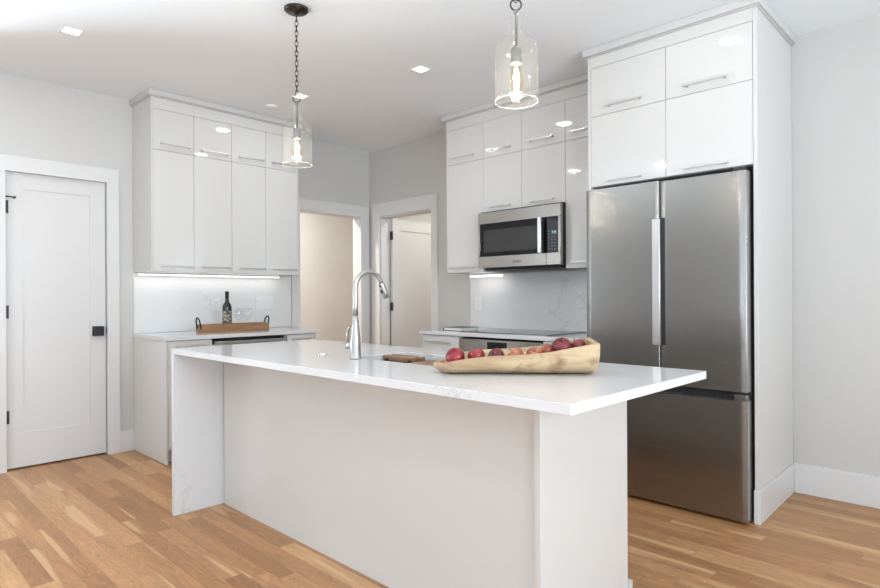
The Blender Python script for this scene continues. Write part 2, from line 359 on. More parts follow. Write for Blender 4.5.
# casings: door 1, hallway opening, back opening, with jambs
def casing(name, axis, a, b, top, cw=.088, cwb=None, j=.018):
    cwb = cw if cwb is None else cwb
    d = .02; bs = []
    if axis == 'X':
        bs = [(0, d, a-cw, a+.004, 0, top+cw+.022), (0, d, b-.004, b+cwb, 0, top+cw+.022), (0, d+.002, a, b, top-.004, top+cw+.022),
              (-.12, 0, a, a+j, 0, top), (-.12, 0, b-j, b, 0, top), (-.12, 0, a+j, b-j, top-j, top)]
    else:
        bs = [(a-cw, a+.004, -d, 0, 0, top+cw+.022), (b-.004, b+cwb, -d, 0, 0, top+cw+.022), (a, b, -d-.002, 0, top-.004, top+cw+.022),
              (a, a+j, 0, .12, 0, top), (b-j, b, 0, .12, 0, top), (a+j, b-j, 0, .12, top-j, top)]
    return struct(bx(name, bs, M['trim'], bevel=.002))
casing('trim_1', 'X', D1[0], D1[1], 2.083-.004, .08, .08, j=.001)
casing('trim_2', 'X', DA[0]+.0, DA[1], 2.042, .088, .105, j=.004)
casing('trim_3', 'Y', DB[0], DB[1], 2.042, .112, .08)
# baseboards
bh = .165
struct(bx('baseboard_left', [(0, .015, -2.492, -2.385, 0, bh), (0, .015, YR, -3.28, 0, bh)], M['trim'], bevel=.003))
struct(bx('baseboard_back', [(4.0295, XR, -.010, 0, 0, .178), (4.0295, XR, -.013, 0, 0, .168)], M['trim'], bevel=.003))
struct(bx('baseboard_right', [(XR-.015, XR, YR, -.02, 0, .18)], M['trim'], bevel=.003))
# door 1: one-panel shaker leaf
def shaker(name, boxes_fn, recess):
    pass
y0, y1 = D1[0]+.004, D1[1]-.006
bm = bmesh.new()
xs = -.022; zt = 2.077; zb = .012; st = .105
box(bm, xs-.034, xs-.008, y0+.09, y1-.09, zb+.01, zt-.01)                                   # panel core
box(bm, xs-.035, xs, y0, y0+st, zb, zt); box(bm, xs-.035, xs, y1-st, y1, zb, zt)
box(bm, xs-.035, xs, y0+st, y1-st, zt-.115, zt); box(bm, xs-.035, xs, y0+st, y1-st, zb, .252)
d1 = struct(obj('door_1', bm, M['door']))
yk = -2.637
bm = bmesh.new(); box(bm, xs, xs+.008, yk-.034, yk+.034, .908, .982)
box(bm, xs+.008, xs+.045, yk-.009, yk+.009, .939, .957); box(bm, xs+.040, xs+.058, yk-.033, yk+.033, .909, .981)
obj('door_knob', bm, M['black'], d1, bevel=.003, label='square black door knob')
for hz in (1.83, 1.10, .37):
    bm = bmesh.new(); lathe(bm, [(.007, hz-.05), (.007, hz+.05)], (-.012, y0-.004, 0), 12); box(bm, -.022, -.016, y0-.004, y0+.022, hz-.045, hz+.045)
    h_ = obj('hinge', bm, M['black'], d1, label='black hinge')
    if hz > 1.5:
        bm = bmesh.new(); tube(bm, [(-.012, y0-.004, hz+.05), (-.012, y0-.004, hz+.068), (.012, y0+.015, hz+.068), (.016, y0+.05, hz+.064)], .005, 8)
        lathe(bm, [(.009, 0), (.009, .012)], (.012, y0+.052, hz+.064), 10, 'X'); obj('hinge_stop', bm, M['black'], h_)
bx('strike_plate', [(-.02, .001, y1+.002, y1+.009, .925, .975)], M['black'], d1)
# door 2: open closet leaf behind the back opening, hinged on the left jamb
xl = DB[0]+.021
bm = bmesh.new(); ya, yb = .125, .885
box(bm, xl+.001, xl+.027, ya+.10, yb-.10, .02, 2.01)
box(bm, xl, xl+.035, ya, ya+.11, .012, 2.02); box(bm, xl, xl+.035, yb-.11, yb, .012, 2.02); box(bm, xl, xl+.035, ya+.11, yb-.11, 1.905, 2.02); box(bm, xl, xl+.035, ya+.11, yb-.11, .012, .25)
d2 = struct(obj('door_2', bm, M['door']))
for hz in (1.845, 1.09, .3):
    bm = bmesh.new(); box(bm, DB[0]+.0185, xl+.040, ya-.004, ya+.001, hz-.045, hz+.045); lathe(bm, [(.007, hz-.045), (.007, hz+.045)], (xl+.040, ya-.006, 0), 12)
    obj('hinge', bm, M['black'], d2, label='black hinge')

# ------------------------------------------------------------------ cabinetry
def pull(parent, axis, c, a, b, z, out=.032, r=.0055):
    """bar handle along the wall; axis X: front faces +x at x=c; axis Y: front faces -y at y=c"""
    bm = bmesh.new()
    if axis == 'X':
        box(bm, c+out-.005, c+out+.005, a, b, z-.0055, z+.0055)
        for p in (a+.018, b-.018): box(bm, c, c+out, p-.005, p+.005, z-.005, z+.005)
    else:
        box(bm, a, b, c-out-.005, c-out+.005, z-.0055, z+.0055)
        for p in (a+.018, b-.018): box(bm, p-.005, p+.005, c-out, c, z-.005, z+.005)
    return obj('handle', bm, M['handle'], parent, bevel=.0012)
G = .0013
def front(parent, axis, c, a, b, z0, z1, kind='door', th=.019, pz=None, pa=None, pb=None):
    if axis == 'X': o = bx(kind, [(c-th, c, a+G, b-G, z0+G, z1-G)], M['lacquer'], parent, bevel=.0012)
    else: o = bx(kind, [(a+G, b-G, c, c+th, z0+G, z1-G)], M['lacquer'], parent, bevel=.0012)
    if pz is not None: pull(o, axis, c, pa, pb, pz)
    return o
ZB, ZS, ZT = 1.392, 2.305, 2.61
# wall cabinets on the left wall
FA = .384
EA = [-2.372, -2.067, -1.755, -1.448, -1.136]
PA = [(-2.330, -2.088), (-2.020, -1.777), (-1.705, -1.470), (-1.398, -1.165)]
LA = ['white gloss wall cabinet nearest the panelled door, with exposed painted side',
      'second white gloss wall cabinet from the panelled door, above the lit backsplash',
      'third white gloss wall cabinet from the panelled door, above the wide switch plate',
      'white gloss wall cabinet beside the open hallway doorway, above the tray end']
for i in range(4):
    a, b = EA[i], EA[i+1]
    t = thing('wall_cabinet', LA[i], 'cabinet', (.0, (a+b)/2, ZB), 'wall cabinets over the wine tray counter')
    bs = [(.003, FA-.021, a, b, ZB, 2.694)]
    if i == 0: bs = [(.003, FA, -2.388, a, ZB, 2.694), (.003, FA-.021, a, b, ZB, 2.694)]
    if i == 3: bs = [(.003, FA-.021, a, b, ZB, 2.694), (.003, FA, b, b+.014, ZB, 2.694)]
    bx('carcass', bs, M['carcass'] if i not in (0,) else M['carcass'], t)
    bx('fascia', [(FA-.021, FA, a, b, ZT+.001, 2.694)], M['lacquer'], t)
    front(t, 'X', FA, a, b, ZB, ZS, pz=1.433, pa=PA[i][0], pb=PA[i][1])
    front(t, 'X', FA, a, b, ZS, ZT, pz=2.353, pa=PA[i][0], pb=PA[i][1])
# crown
def crown(name, pts, label):
    """stepped crown swept round the outline pts (x,y,outward normal handled by boxes)"""
    bm = bmesh.new()
    for bxs in pts: box(bm, *bxs)
    return tag(obj(name, bm, M['carcass'], bevel=.003), label, 'moulding')
crown('crown_moulding', [(0.003, FA+.010, -2.398, -1.112, 2.695, 2.702), (0.003, FA+.022, -2.410, -1.100, 2.702, 2.746)], 'white crown moulding capping the cabinets beside the panelled door')
# wall cabinets on the back wall
FB = -.345
EB = [1.484, 1.885, 2.265, 2.655, 3.040]
PB = [(1.545, 1.795), (1.955, 2.175), (2.335, 2.570), (2.712, 2.95)]
LB = ['tall white gloss wall cabinet beside the open inner doorway, left of the microwave',
      'white gloss wall cabinet over the left half of the microwave',
      'white gloss wall cabinet over the control side of the microwave',
      'tall white gloss wall cabinet squeezed between microwave and refrigerator']
for i in range(4):
    a, b = EB[i], EB[i+1]; zb = 1.872 if i in (1, 2) else ZB
    t = thing('wall_cabinet', LB[i], 'cabinet', ((a+b)/2, 0, zb), 'wall cabinets around the microwave')
    bs = [(a, b, FB+.021, -.003, zb, 2.694)]
    if i == 0: bs.append((a-.015, a, FB, -.003, zb, 2.694))
    bx('carcass', bs, M['carcass'], t)
    bx('fascia', [(a, b, FB, FB+.021, ZT+.001, 2.694)], M['lacquer'], t)
    front(t, 'Y', FB, a, b, zb, 2.312, pz=zb+.035 if zb > 1.5 else 1.433, pa=PB[i][0], pb=PB[i][1])
    front(t, 'Y', FB, a, b, 2.312, ZT, pz=2.365, pa=PB[i][0], pb=PB[i][1])
crown('crown_moulding', [(1.445, 3.02, FB-.010, -.003, 2.695, 2.702), (1.433, 3.02, FB-.022, -.003, 2.702, 2.746)], 'white crown moulding capping the cabinets above the microwave')
# refrigerator surround
FF = -.70
t = thing('refrigerator_cabinet', 'white gloss four-door cabinet filling the space above the refrigerator', 'cabinet', (3.54, 0, 1.875))
bx('carcass', [(3.068, 4.011, FF+.021, -.003, 1.875, 2.694)], M['carcass'], t)
bx('side_panel', [(3.046, 3.067, FF, -.003, .0, 2.694)], M['lacquer'], t)
bx('fascia', [(3.067, 4.011, FF, FF+.021, 2.625, 2.694)], M['lacquer'], t)
for a, b, pa, pb in ((3.067, 3.547, 3.175, 3.412), (3.547, 4.011, 3.655, 3.892)):
    front(t, 'Y', FF, a, b, 1.875, 2.318, pz=1.902, pa=pa, pb=pb)
    front(t, 'Y', FF, a, b, 2.318, 2.624, pz=2.362, pa=pa, pb=pb)
t = thing('end_panel', 'tall white end panel standing right of the refrigerator', 'panel', (4.01, 0, 0))
bm = bmesh.new(); prism(bm, [(4.012, FF-.002), (4.031, FF-.002), (4.023, -.003), (4.012, -.003)], 'Z', 0, 2.694); obj('board', bm, M['lacquer'], t, bevel=.001)
bm = bmesh.new(); prism(bm, [(4.010, FF-.016), (4.041, FF-.016), (4.029, -.001), (4.024, -.001), (4.0315, FF-.0025), (4.010, FF-.0025)], 'Z', 0, .175); obj('skirting', bm, M['trim'], t, bevel=.003)
crown('crown_moulding', [(3.034, 4.036, FF-.010, -.003, 2.695, 2.702), (3.022, 4.048, FF-.024, -.003, 2.702, 2.746)], 'white crown moulding capping the refrigerator cabinet and end panel')

# base cabinets, left wall
t = thing('base_cabinet', 'white gloss base cabinet with exposed end, nearest the panelled door', 'cabinet', (.3, -2.2, 0))
bx('carcass', [(.003, .618, -2.372, -2.044, .10, .884), (.003, .56, -2.352, -2.044, 0, .10), (.003, .639, -2.386, -2.372, 0, .884)], M['lacquer'], t)
front(t, 'X', .639, -2.370, -2.046, .70, .880, 'drawer', pz=.845, pa=-2.33, pb=-2.10); front(t, 'X', .639, -2.370, -2.046, .10, .70, pz=.66, pa=-2.33, pb=-2.10)
t = thing('wine_cooler', 'built-in undercounter appliance with steel edge below the wine tray', 'appliance', (.3, -1.75, 0))
bx('body', [(.003, .60, -2.040, -1.412, .02, .872)], M['dark'], t)
bx('door', [(.602, .640, -2.037, -1.415, .10, .845)], M['steel'], t, bevel=.003)
bx('handle', [(.640, .658, -2.03, -1.422, .842, .860)], M['steel'], t, bevel=.002)
t = thing('base_cabinet', 'white gloss base cabinet right of the undercounter appliance, near the hallway doorway', 'cabinet', (.3, -1.27, 0))
bx('carcass', [(.003, .618, -1.408, -1.130, .10, .884), (.003, .56, -1.408, -1.14, 0, .10), (.003, .639, -1.130, -1.117, 0, .884)], M['lacquer'], t)
front(t, 'X', .639, -1.406, -1.132, .70, .880, 'drawer', pz=.845, pa=-1.37, pb=-1.17); front(t, 'X', .639, -1.406, -1.132, .10, .70, pz=.66, pa=-1.37, pb=-1.17)
tag(bx('countertop', [(.003, .656, -2.395, -1.092, .885, .914)], M['quartz'], bevel=.002), 'white quartz countertop under the wooden wine tray', 'countertop')
tag(bx('backsplash', [(.001, .018, -2.388, -.975, .915, 1.391)], M['splash'], bevel=.001), 'pale veined stone backsplash behind the wine bottle', 'backsplash')

# base cabinets, back wall
t = thing('base_cabinet', 'white gloss base cabinet with drawer left of the oven', 'cabinet', (1.66, -.3, 0))
bx('carcass', [(1.475, 1.876, -.618, -.003, .10, .884), (1.475, 1.876, -.56, -.003, 0, .10), (1.460, 1.475, -.639, -.003, 0, .884)], M['lacquer'], t)
front(t, 'Y', -.639, 1.477, 1.876, .70, .880, 'drawer', pz=.83, pa=1.52, pb=1.80); front(t, 'Y', -.639, 1.477, 1.876, .10, .70, pz=.66, pa=1.52, pb=1.80)
t = thing('oven', 'stainless built-in oven with small black display under the cooktop', 'oven', (2.265, -.3, 0))
bx('body', [(1.884, 2.646, -.60, -.003, .02, .872)], M['dark'], t)
bx('control_panel', [(1.880, 2.650, -.645, -.60, .765, .868)], M['steel'], t, bevel=.003)
bx('display', [(2.165, 2.345, -.648, -.645, .79, .853)], M['blackglass'], t, label='black oven display')
o = bx('door', [(1.884, 2.646, -.645, -.60, .12, .76)], M['steel'], t, bevel=.003)
bx('window', [(1.98, 2.55, -.648, -.645, .25, .60)], M['blackglass'], o)
bm = bmesh.new(); lathe(bm, [(.011, 1.95), (.011, 2.58)], (0, -.70, .70), 12, 'X')
for q in (1.99, 2.54): box(bm, q-.008, q+.008, -.70, -.645, .692, .708)
obj('handle', bm, M['steel'], o)
t = thing('base_cabinet', 'narrow white base cabinet between oven and refrigerator', 'cabinet', (2.85, -.3, 0))
bx('carcass', [(2.654, 3.043, -.618, -.003, .10, .884), (2.654, 3.043, -.56, -.003, 0, .10)], M['lacquer'], t)
front(t, 'Y', -.639, 2.656, 3.041, .70, .880, 'drawer', pz=.83, pa=2.74, pb=2.96); front(t, 'Y', -.639, 2.656, 3.041, .10, .70, pz=.66, pa=2.74, pb=2.96)
tag(bx('countertop', [(1.445, 3.044, -.656, -.003, .885, .914)], M['quartz'], bevel=.002), 'white quartz countertop holding the black cooktop', 'countertop')
tag(bx('backsplash', [(1.450, 3.044, -.018, -.001, .915, 1.391)], M['splash'], bevel=.001), 'veined stone backsplash behind the cooktop', 'backsplash')
t = thing('cooktop', 'flat black glass cooktop set on the back counter', 'cooktop', (2.25, -.33, .9145))
bx('glass_top', [(1.85, 2.66, -.60, -.075, .9145, .9215)], M['blackglass'], t, bevel=.002)
bx('frame', [(1.845, 2.665, -.605, -.600, .9145, .9195), (1.845, 2.665, -.075, -.070, .9145, .9195), (1.845, 1.85, -.60, -.075, .9145, .9195), (2.66, 2.665, -.60, -.075, .9145, .9195)], M['steel'], t)

# under-cabinet LED strips
def strip(name, axis, a, b, c, z, label):
    t = thing(name, label, 'light strip', ((c, (a+b)/2, z) if axis == 'X' else ((a+b)/2, c, z)))
    if axis == 'X': bx('channel', [(c-.012, c+.012, a, b, z+.001, z+.008)], M['plastic'], t)
    else: bx('channel', [(a, b, c-.012, c+.012, z+.001, z+.0155)], M['plastic'], t)
    bm = bmesh.new(); n = int((b-a)/.03)
    for k in range(n):
        p = a+(k+.5)*(b-a)/n
        if axis == 'X': box(bm, c-.008, c+.008, p-.0115, p+.0115, z-.007, z)
        else: box(bm, p-.0115, p+.0115, c-.009, c+.009, z-.014, z)
    obj('diodes', bm, M['strip'], t)
    l = area('strip_light', ((c, (a+b)/2, z-.009) if axis == 'X' else ((a+b)/2, c, z-.016)), (0, 0, 0), (.02 if axis == 'X' else b-a), (b-a if axis == 'X' else .02), 1.9*(b-a), (1, .98, .95))
    return t
strip('light_strip', 'X', -2.383, -1.150, .09, 1.380, 'long lit strip light under the cabinets above the wine tray')
strip('light_strip', 'Y', 1.525, 1.885, -.10, 1.376, 'short lit strip light under the cabinet left of the microwave')

# outlets
def plate(axis, a, b, z0, z1, kinds, name, label):
    t = thing(name, label, 'outlet' if name == 'outlet' else 'light switch', ((.018, (a+b)/2, z0) if axis == 'X' else ((a+b)/2, -.018, z0)))
    def B(p, q, u, v, d0, d1): return (.0182+d0, .0182+d1, p, q, u, v) if axis == 'X' else (p, q, -.0182-d1, -.0182-d0, u, v)
    bx('plate', [B(a, b, z0, z1, 0, .006)], M['plastic'], t, bevel=.002)
    n = len(kinds); w_ = (b-a)/n
    for k, kd in enumerate(kinds):
        m_ = a+(k+.5)*w_; zc = (z0+z1)/2
        s = bx('socket' if kd == 'o' else 'rocker', [B(m_-.016, m_+.016, zc-.034, zc+.034, .006, .009)], M['plastic'], t, bevel=.001)
        if kd == 'o':
            for dz in (.018, -.018):
                for dx in (-.0065, .0065): bx('slot', [B(m_+dx-.0015, m_+dx+.0015, zc+dz-.006, zc+dz+.006, .009, .0095)], M['slot'], s)
plate('X', -1.768, -1.684, 1.078, 1.192, 'o', 'outlet', 'white wall outlet on the backsplash behind the wine bottle')
plate('X', -1.348, -1.170, 1.078, 1.200, 'sss', 'light_switch', 'wide white three-gang switch plate on the backsplash right of the wine glasses')
plate('Y', 1.510, 1.600, 1.065, 1.190, 'o', 'outlet', 'white wall outlet on the backsplash left of the cooktop')

# ------------------------------------------------------------------ microwave
t = thing('microwave', 'stainless over-the-range microwave with black glass door under the wall cabinets', 'microwave', (2.27, -.2, 1.415))
X0, X1, YM = 1.888, 2.655, -.42
bx('housing', [(X0+.004, X1-.002, YM+.032, -.022, 1.418, 1.868)], M['dark'], t)
bx('base_vent', [(X0+.03, X1-.03, YM+.06, -.06, 1.400, 1.418)], M['dark'], t)
bx('top_band', [(X0, X1+.004, YM, YM+.032, 1.767, 1.857)], M['steel'], t, bevel=.003)
bx('bottom_band', [(X0, 2.535, YM, YM+.032, 1.418, 1.508)], M['steel'], t, bevel=.003)
bx('bottom_corner', [(2.537, X1+.004, YM, YM+.032, 1.418, 1.508)], M['steel'], t, bevel=.003)
bx('side_frame', [(2.638, X1+.004, YM+.001, YM+.032, 1.508, 1.767)], M['steel'], t, bevel=.002)
bx('side_frame', [(X0, X0+.018, YM+.001, YM+.032, 1.508, 1.767)], M['steel'], t, bevel=.002)
dr = bx('door', [(X0+.018, 2.535, YM+.002, YM+.032, 1.509, 1.766)], M['blackglass'], t)
m_, N_, L_, b_ = newmat('door_mesh'); b_.inputs['Base Color'].default_value = (.06, .06, .058, 1); b_.inputs['Roughness'].default_value = .12
ch = N_.new('ShaderNodeTexChecker'); ch.inputs['Scale'].default_value = 500; ch.inputs['Color1'].default_value = (.02, .02, .019, 1); ch.inputs['Color2'].default_value = (.045, .045, .043, 1); tc = N_.new('ShaderNodeTexCoord'); L_.new(tc.outputs['Object'], ch.inputs['Vector']); L_.new(ch.outputs['Color'], b_.inputs['Base Color'])
bx('window', [(X0+.06, 2.46, YM+.0005, YM+.002, 1.54, 1.715)], m_, dr)
bx('control_panel', [(2.537, 2.638, YM+.002, YM+.032, 1.509, 1.766)], M['blackglass'], t)
bm = bmesh.new()
for r_ in range(7):
    for c_ in range(3): box(bm, 2.556+c_*.026, 2.564+c_*.026, YM+.0012, YM+.002, 1.53+r_*.022, 1.534+r_*.022)
obj('buttons', bm, M['slot'], t)
bm = bmesh.new()
for k, xx in enumerate((2.585, 2.594, 2.606, 2.615)):
    box(bm, xx, xx+.0055, YM+.0008, YM+.0018, 1.648, 1.6495); box(bm, xx, xx+.0055, YM+.0008, YM+.0018, 1.660, 1.6615); box(bm, xx+.0045, xx+.0055, YM+.0008, YM+.0018, 1.648, 1.6615)
    if k % 2: box(bm, xx, xx+.001, YM+.0008, YM+.0018, 1.648, 1.6615)
obj('clock_display', bm, M['digit'], t)
bm = bmesh.new(); box(bm, 2.488, 2.520, YM-.042, YM-.030, 1.505, 1.770)
for q in (1.525, 1.75): box(bm, 2.497, 2.511, YM-.032, YM+.004, q-.01, q+.01)
obj('handle', bm, M['steel_light'], t, bevel=.004, label='vertical steel handle')
def text(name, body, size, parent, loc, rot, mat):
    cu = bpy.data.curves.new(name, 'FONT'); cu.body = body; cu.size = size; cu.extrude = .0004; cu.align_x = 'CENTER'; cu.align_y = 'CENTER'
    tmp = bpy.data.objects.new('tmp', cu); C.objects.link(tmp); dg = bpy.context.evaluated_depsgraph_get(); dg.update()
    me = bpy.data.meshes.new_from_object(tmp.evaluated_get(dg)); bpy.data.objects.remove(tmp); bpy.data.curves.remove(cu)
    o = bpy.data.objects.new(name, me); C.objects.link(o); me.materials.clear(); me.materials.append(mat); o.parent = parent
    off = Vector((0, 0, 0)); q = parent
    while q is not None: off += q.location; q = q.parent
    o.location = Vector(loc)-off; o.rotation_euler = rot; return o
text('brand_lettering', 'BOSCH', .024, t, (2.272, YM-.0006, 1.455), (PI/2, 0, 0), M['mortar'])

# ------------------------------------------------------------------ refrigerator
t = thing('refrigerator', 'stainless french-door refrigerator with bottom freezer drawer', 'refrigerator', (3.54, -.4, 0))
YF = -.78; XL, XRr = 3.073, 3.9995; XM = 3.5425
bx('body', [(XL+.006, XRr-.004, -.70, -.03, .03, 1.815)], M['mortar'], t)
for fx_ in (XL+.05, XRr-.10):
    for fy_ in (-.66, -.12): bx('foot', [(fx_, fx_+.05, fy_, fy_+.06, 0, .03)], M['dark'], t)
def fdoor(name, x0, x1, z0, z1, parent, cuts=()):
    """door slab with vertical edges rolled back in a soft radius"""
    r = .016; poly = []
    y_f, y_b = YF, -.708
    r = .006; e_ = .045; h_ = .006                     # small corner radius, then a long soft roll into the flat face
    def side(s_, xe):
        q = []
        for k in range(6):
            a = PI/2*.72*k/5; q.append((xe+s_*(r-r*math.cos(a)), y_f+h_+r-r*math.sin(a)-.0012))
        x_a, y_a = q[-1]
        for k in range(1, 13):
            u = k/12; q.append((x_a+(xe+s_*e_-x_a)*u, y_a+(y_f-y_a)*(1-(1-u)**2.4)))
        return q
    poly += side(1, x0)+side(-1, x1)[::-1]
    poly += [(x1, y_b), (x0, y_b)]
    bm = bmesh.new(); prism(bm, poly, 'Z', z0, z1)
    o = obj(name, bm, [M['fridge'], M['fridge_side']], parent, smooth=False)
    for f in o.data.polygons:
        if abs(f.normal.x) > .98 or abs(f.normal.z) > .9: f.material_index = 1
        if abs(f.normal.z) < .5: f.use_smooth = True
    o.data.set_sharp_from_angle(angle=math.radians(30))
    return o
dl = fdoor('door', XL, XM-.004, .688, 1.843, t)
dr = fdoor('door', XM+.004, XRr, .688, 1.836, t)
dz = fdoor('freezer_drawer', XL, XRr, .018, .640, t)
# lip of the drawer at the far right and the recessed grip above it
bx('drawer_lip', [(3.935, XRr-.002, YF+.002, -.708, .640, .672)], M['fridge'], dz, bevel=.002)
bx('drawer_grip', [(XL+.02, 3.935, -.735, -.709, .640, .687)], M['black'], dz, label='dark recessed grip')
bx('hinge_cover', [(3.93, XRr-.01, -.76, -.66, 1.837, 1.855)], M['black'], t, label='black top hinge cover')
bx('hinge_cover', [(3.93, XRr-.01, -.76, -.66, .672, .687)], M['dark'], t)
bm = bmesh.new(); box(bm, 3.503, 3.549, YF-.014, YF-.002, .912, 1.625); box(bm, 3.508, 3.537, YF-.004, YF+.001, .914, 1.623)
obj('handle', bm, M['steel_light'], dl, bevel=.003, label='bright vertical steel handle')
bx('grip_slot', [(3.549, 3.572, YF-.0035, YF+.002, .912, 1.630), (XM-.005, XM+.005, -.77, -.73, .688, 1.836)], M['black'], dr, label='black slot beside the handle')

# ------------------------------------------------------------------ island
IX0, IX1, IY0, IY1 = 1.662, 4.179, -2.753, -1.832
t = thing('kitchen_island', 'long glossy white island base with sink, standing on the oak floor', 'island', (2.8, -2.2, 0))
bx('front_panel', [(1.699, 3.862, -2.470, -2.452, .0, .884)], M['lacquer'], t, bevel=.0008)
bx('carcass', [(1.699, 2.76, -2.4515, -1.90, .08, .884), (2.76, 3.44, -2.4515, -1.90, .08, .62), (3.44, 3.876, -2.4515, -1.90, .08, .884), (1.75, 3.876, -2.45, -1.96, 0, .08)], M['carcass'], t)
bx('end_panel', [(3.878, 3.900, -2.486, -1.895, .0, .884), (3.862, 3.877, -2.476, -2.452, .0, .884)], M['lacquer'], t, bevel=.001)
for k in range(5):
    a = 1.71+k*.434; front(t, 'Y', -1.881, a, a+.434, .09, .88) if 0 else bx('cupboard_front', [(a+G, a+.434-G, -1.899, -1.880, .09, .88)], M['lacquer'], t)
bx('corner_foot', [(3.872, 3.906, -1.894, -1.868, 0, .073)], M['carcass'], t)
# island countertop with sink cut-out and waterfall side
SX0, SX1, SY0, SY1 = 2.80, 3.385, -2.385, -2.045
bm = bmesh.new()
def ringface(z, flip):
    O = [bm.verts.new(p) for p in ((IX0, IY0, z), (IX1, IY0, z), (IX1, IY1, z), (IX0, IY1, z))]
    I = [bm.verts.new(p) for p in ((SX0, SY0, z), (SX1, SY0, z), (SX1, SY1, z), (SX0, SY1, z))]
    for k in range(4):
        q = [O[k], O[(k+1) % 4], I[(k+1) % 4], I[k]]
        bm.faces.new(q[::-1] if flip else q)
    return O, I
O1, I1 = ringface(.914, False); O0, I0 = ringface(.885, True)
for k in range(4):
    j = (k+1) % 4
    bm.faces.new((O0[k], O0[j], O1[j], O1[k])); bm.faces.new((I0[j], I0[k], I1[k], I1[j]))
ct = tag(obj('countertop', bm, M['quartz'], bevel=.0018), 'polished white quartz island top holding the fruit bowl and faucet', 'countertop')
bx('waterfall_panel', [(IX0, IX0+.028, IY0, IY1, 0, .8845)], M['quartz'], ct, bevel=.0015)
# sink
t = thing('sink', 'undermount stainless sink cut into the island top behind the faucet', 'sink', (3.09, -2.2, .66))
e = .012
bx('basin', [(SX0-.01-e, SX0-.01+.001, SY0-.01, SY1+.01, .66, .883), (SX1+.009, SX1+.01+e, SY0-.01, SY1+.01, .66, .883), (SX0-.01, SX1+.01, SY0-.01-e, SY0-.009, .66, .883), (SX0-.01, SX1+.01, SY1+.009, SY1+.01+e, .66, .883), (SX0-.02, SX1+.02, SY0-.02, SY1+.02, .645, .66)], M['sinksteel'], t)
bx('ledge', [(SX0-.009, SX1+.009, SY0-.009, SY0+.004, .872, .880)], M['sinksteel'], t)
bx('ledge', [(SX0-.009, SX1+.009, SY1-.004, SY1+.009, .872, .880)], M['sinksteel'], t)
bm = bmesh.new(); lathe(bm, [(.055, .66), (.055, .664), (.04, .665), (.035, .661)], (3.09, -2.15, 0), 24); obj('drain', bm, M['chrome'], t)
tag(bx('cutting_board', [(3.10, 3.375, SY0+.002, SY1-.002, .881, .905)], M['boardwood'], bevel=.004), 'brown wooden cutting board fitted over the sink next to the fruit bowl', 'cutting board')
t = thing('sink_strainer', 'wooden-rimmed sink rack with dark ends resting over the basin', 'sink rack', (2.93, -2.1, .881))
bx('wooden_bar', [(2.806, 3.015, -2.210, -2.180, .885, .912)], M['boardwood'], t, bevel=.006)
bx('wooden_bar', [(2.806, 3.015, -2.155, -2.125, .885, .912)], M['boardwood'], t, bevel=.006)
bx('end_bracket', [(2.835, 2.85, SY0+.002, SY1-.002, .8805, .8848)], M['black'], t)
bx('end_bracket', [(2.995, 3.01, SY0+.002, SY1-.002, .8805, .8848)], M['black'], t)
for hx_ in (2.836, 2.996): bx('hook', [(hx_, hx_+.014, -2.225, -2.214, .872, .9)], M['black'], t)

# faucet
FX, FY = 2.872, -2.424
t = thing('faucet', 'tall brushed nickel gooseneck faucet standing on the island beside the sink', 'faucet', (FX, FY, .914))
bm = bmesh.new(); lathe(bm, [(.0265, .9145), (.0265, .921), (.0245, .923), (.0240, .96), (.0225, 1.0), (.0175, 1.04), (.0145, 1.075), (.0130, 1.11)], (FX, FY, 0), 28); obj('body', bm, M['nickel'], t)
R_ = .078; zc = 1.228
pts = [(FX, FY, z) for z in (1.11, 1.15, 1.19)]+[(FX, FY+R_-R_*math.cos(a), zc+R_*math.sin(a)) for a in [PI*k/24 for k in range(0, 22)]]
bm = bmesh.new(); tube(bm, pts, [.0130, .0120, .0115]+[.0112]*22, 18); obj('spout', bm, M['nickel'], t)
pe = Vector(pts[-1]); dv = (pe-Vector(pts[-2])).normalized()
bm = bmesh.new(); tube(bm, [pe, pe+dv*.02, pe+dv*.045, pe+dv*.075, pe+dv*.078], [.0118, .0135, .0150, .0165, .013], 20); sh = obj('spray_head', bm, M['nickel'], t)
bm = bmesh.new(); q = pe+dv*.035; n_ = Vector((0, dv.z, -dv.y)); n_ = n_ if n_.y < 0 else -n_
def oval(bm, c, r1, r2):
    lathe(bm, [(r1, 0), (r1, .004)], (0, 0, 0), 14)
for k, (s_, rr) in enumerate(((.012, .006), (.040, .009))):
    bm = bmesh.new(); c = pe+dv*s_+n_*(.0125+s_*.04)
    tube(bm, [c-dv*rr*1.2, c-dv*rr*.6, c, c+dv*rr*.6, c+dv*rr*1.2], [rr*.3, rr*.6, rr*.65, rr*.6, rr*.3], 10); obj('spray_button', bm, M['black'], sh, label='dark spray button')
bm = bmesh.new(); tube(bm, [(FX-.015, FY, .972), (FX-.062, FY, .972), (FX-.066, FY, .972)], [.0155, .0155, .011], 16)
kn = obj('lever_hub', bm, M['nickel'], t)
bm = bmesh.new(); tube(bm, [(FX-.058, FY, .985), (FX-.062, FY, 1.010), (FX-.052, FY-.002, 1.042), (FX-.034, FY-.004, 1.060)], [.006, .0055, .005, .004], 10); obj('lever', bm, M['nickel'], kn)
# air switch
t = thing('air_switch', 'small round chrome sink button on the island top left of the faucet', 'button', (2.636, -2.437, .914))
bm = bmesh.new(); lathe(bm, [(.025, .9145), (.025, .918), (.022, .921), (.017, .921), (.016, .917)], (2.636, -2.437, 0), 28); obj('ring', bm, M['chrome'], t)
bm = bmesh.new(); lathe(bm, [(.015, .917), (.015, .923), (.011, .925)], (2.636, -2.437, 0), 24); obj('cap', bm, M['plastic'], t, label='white button cap')

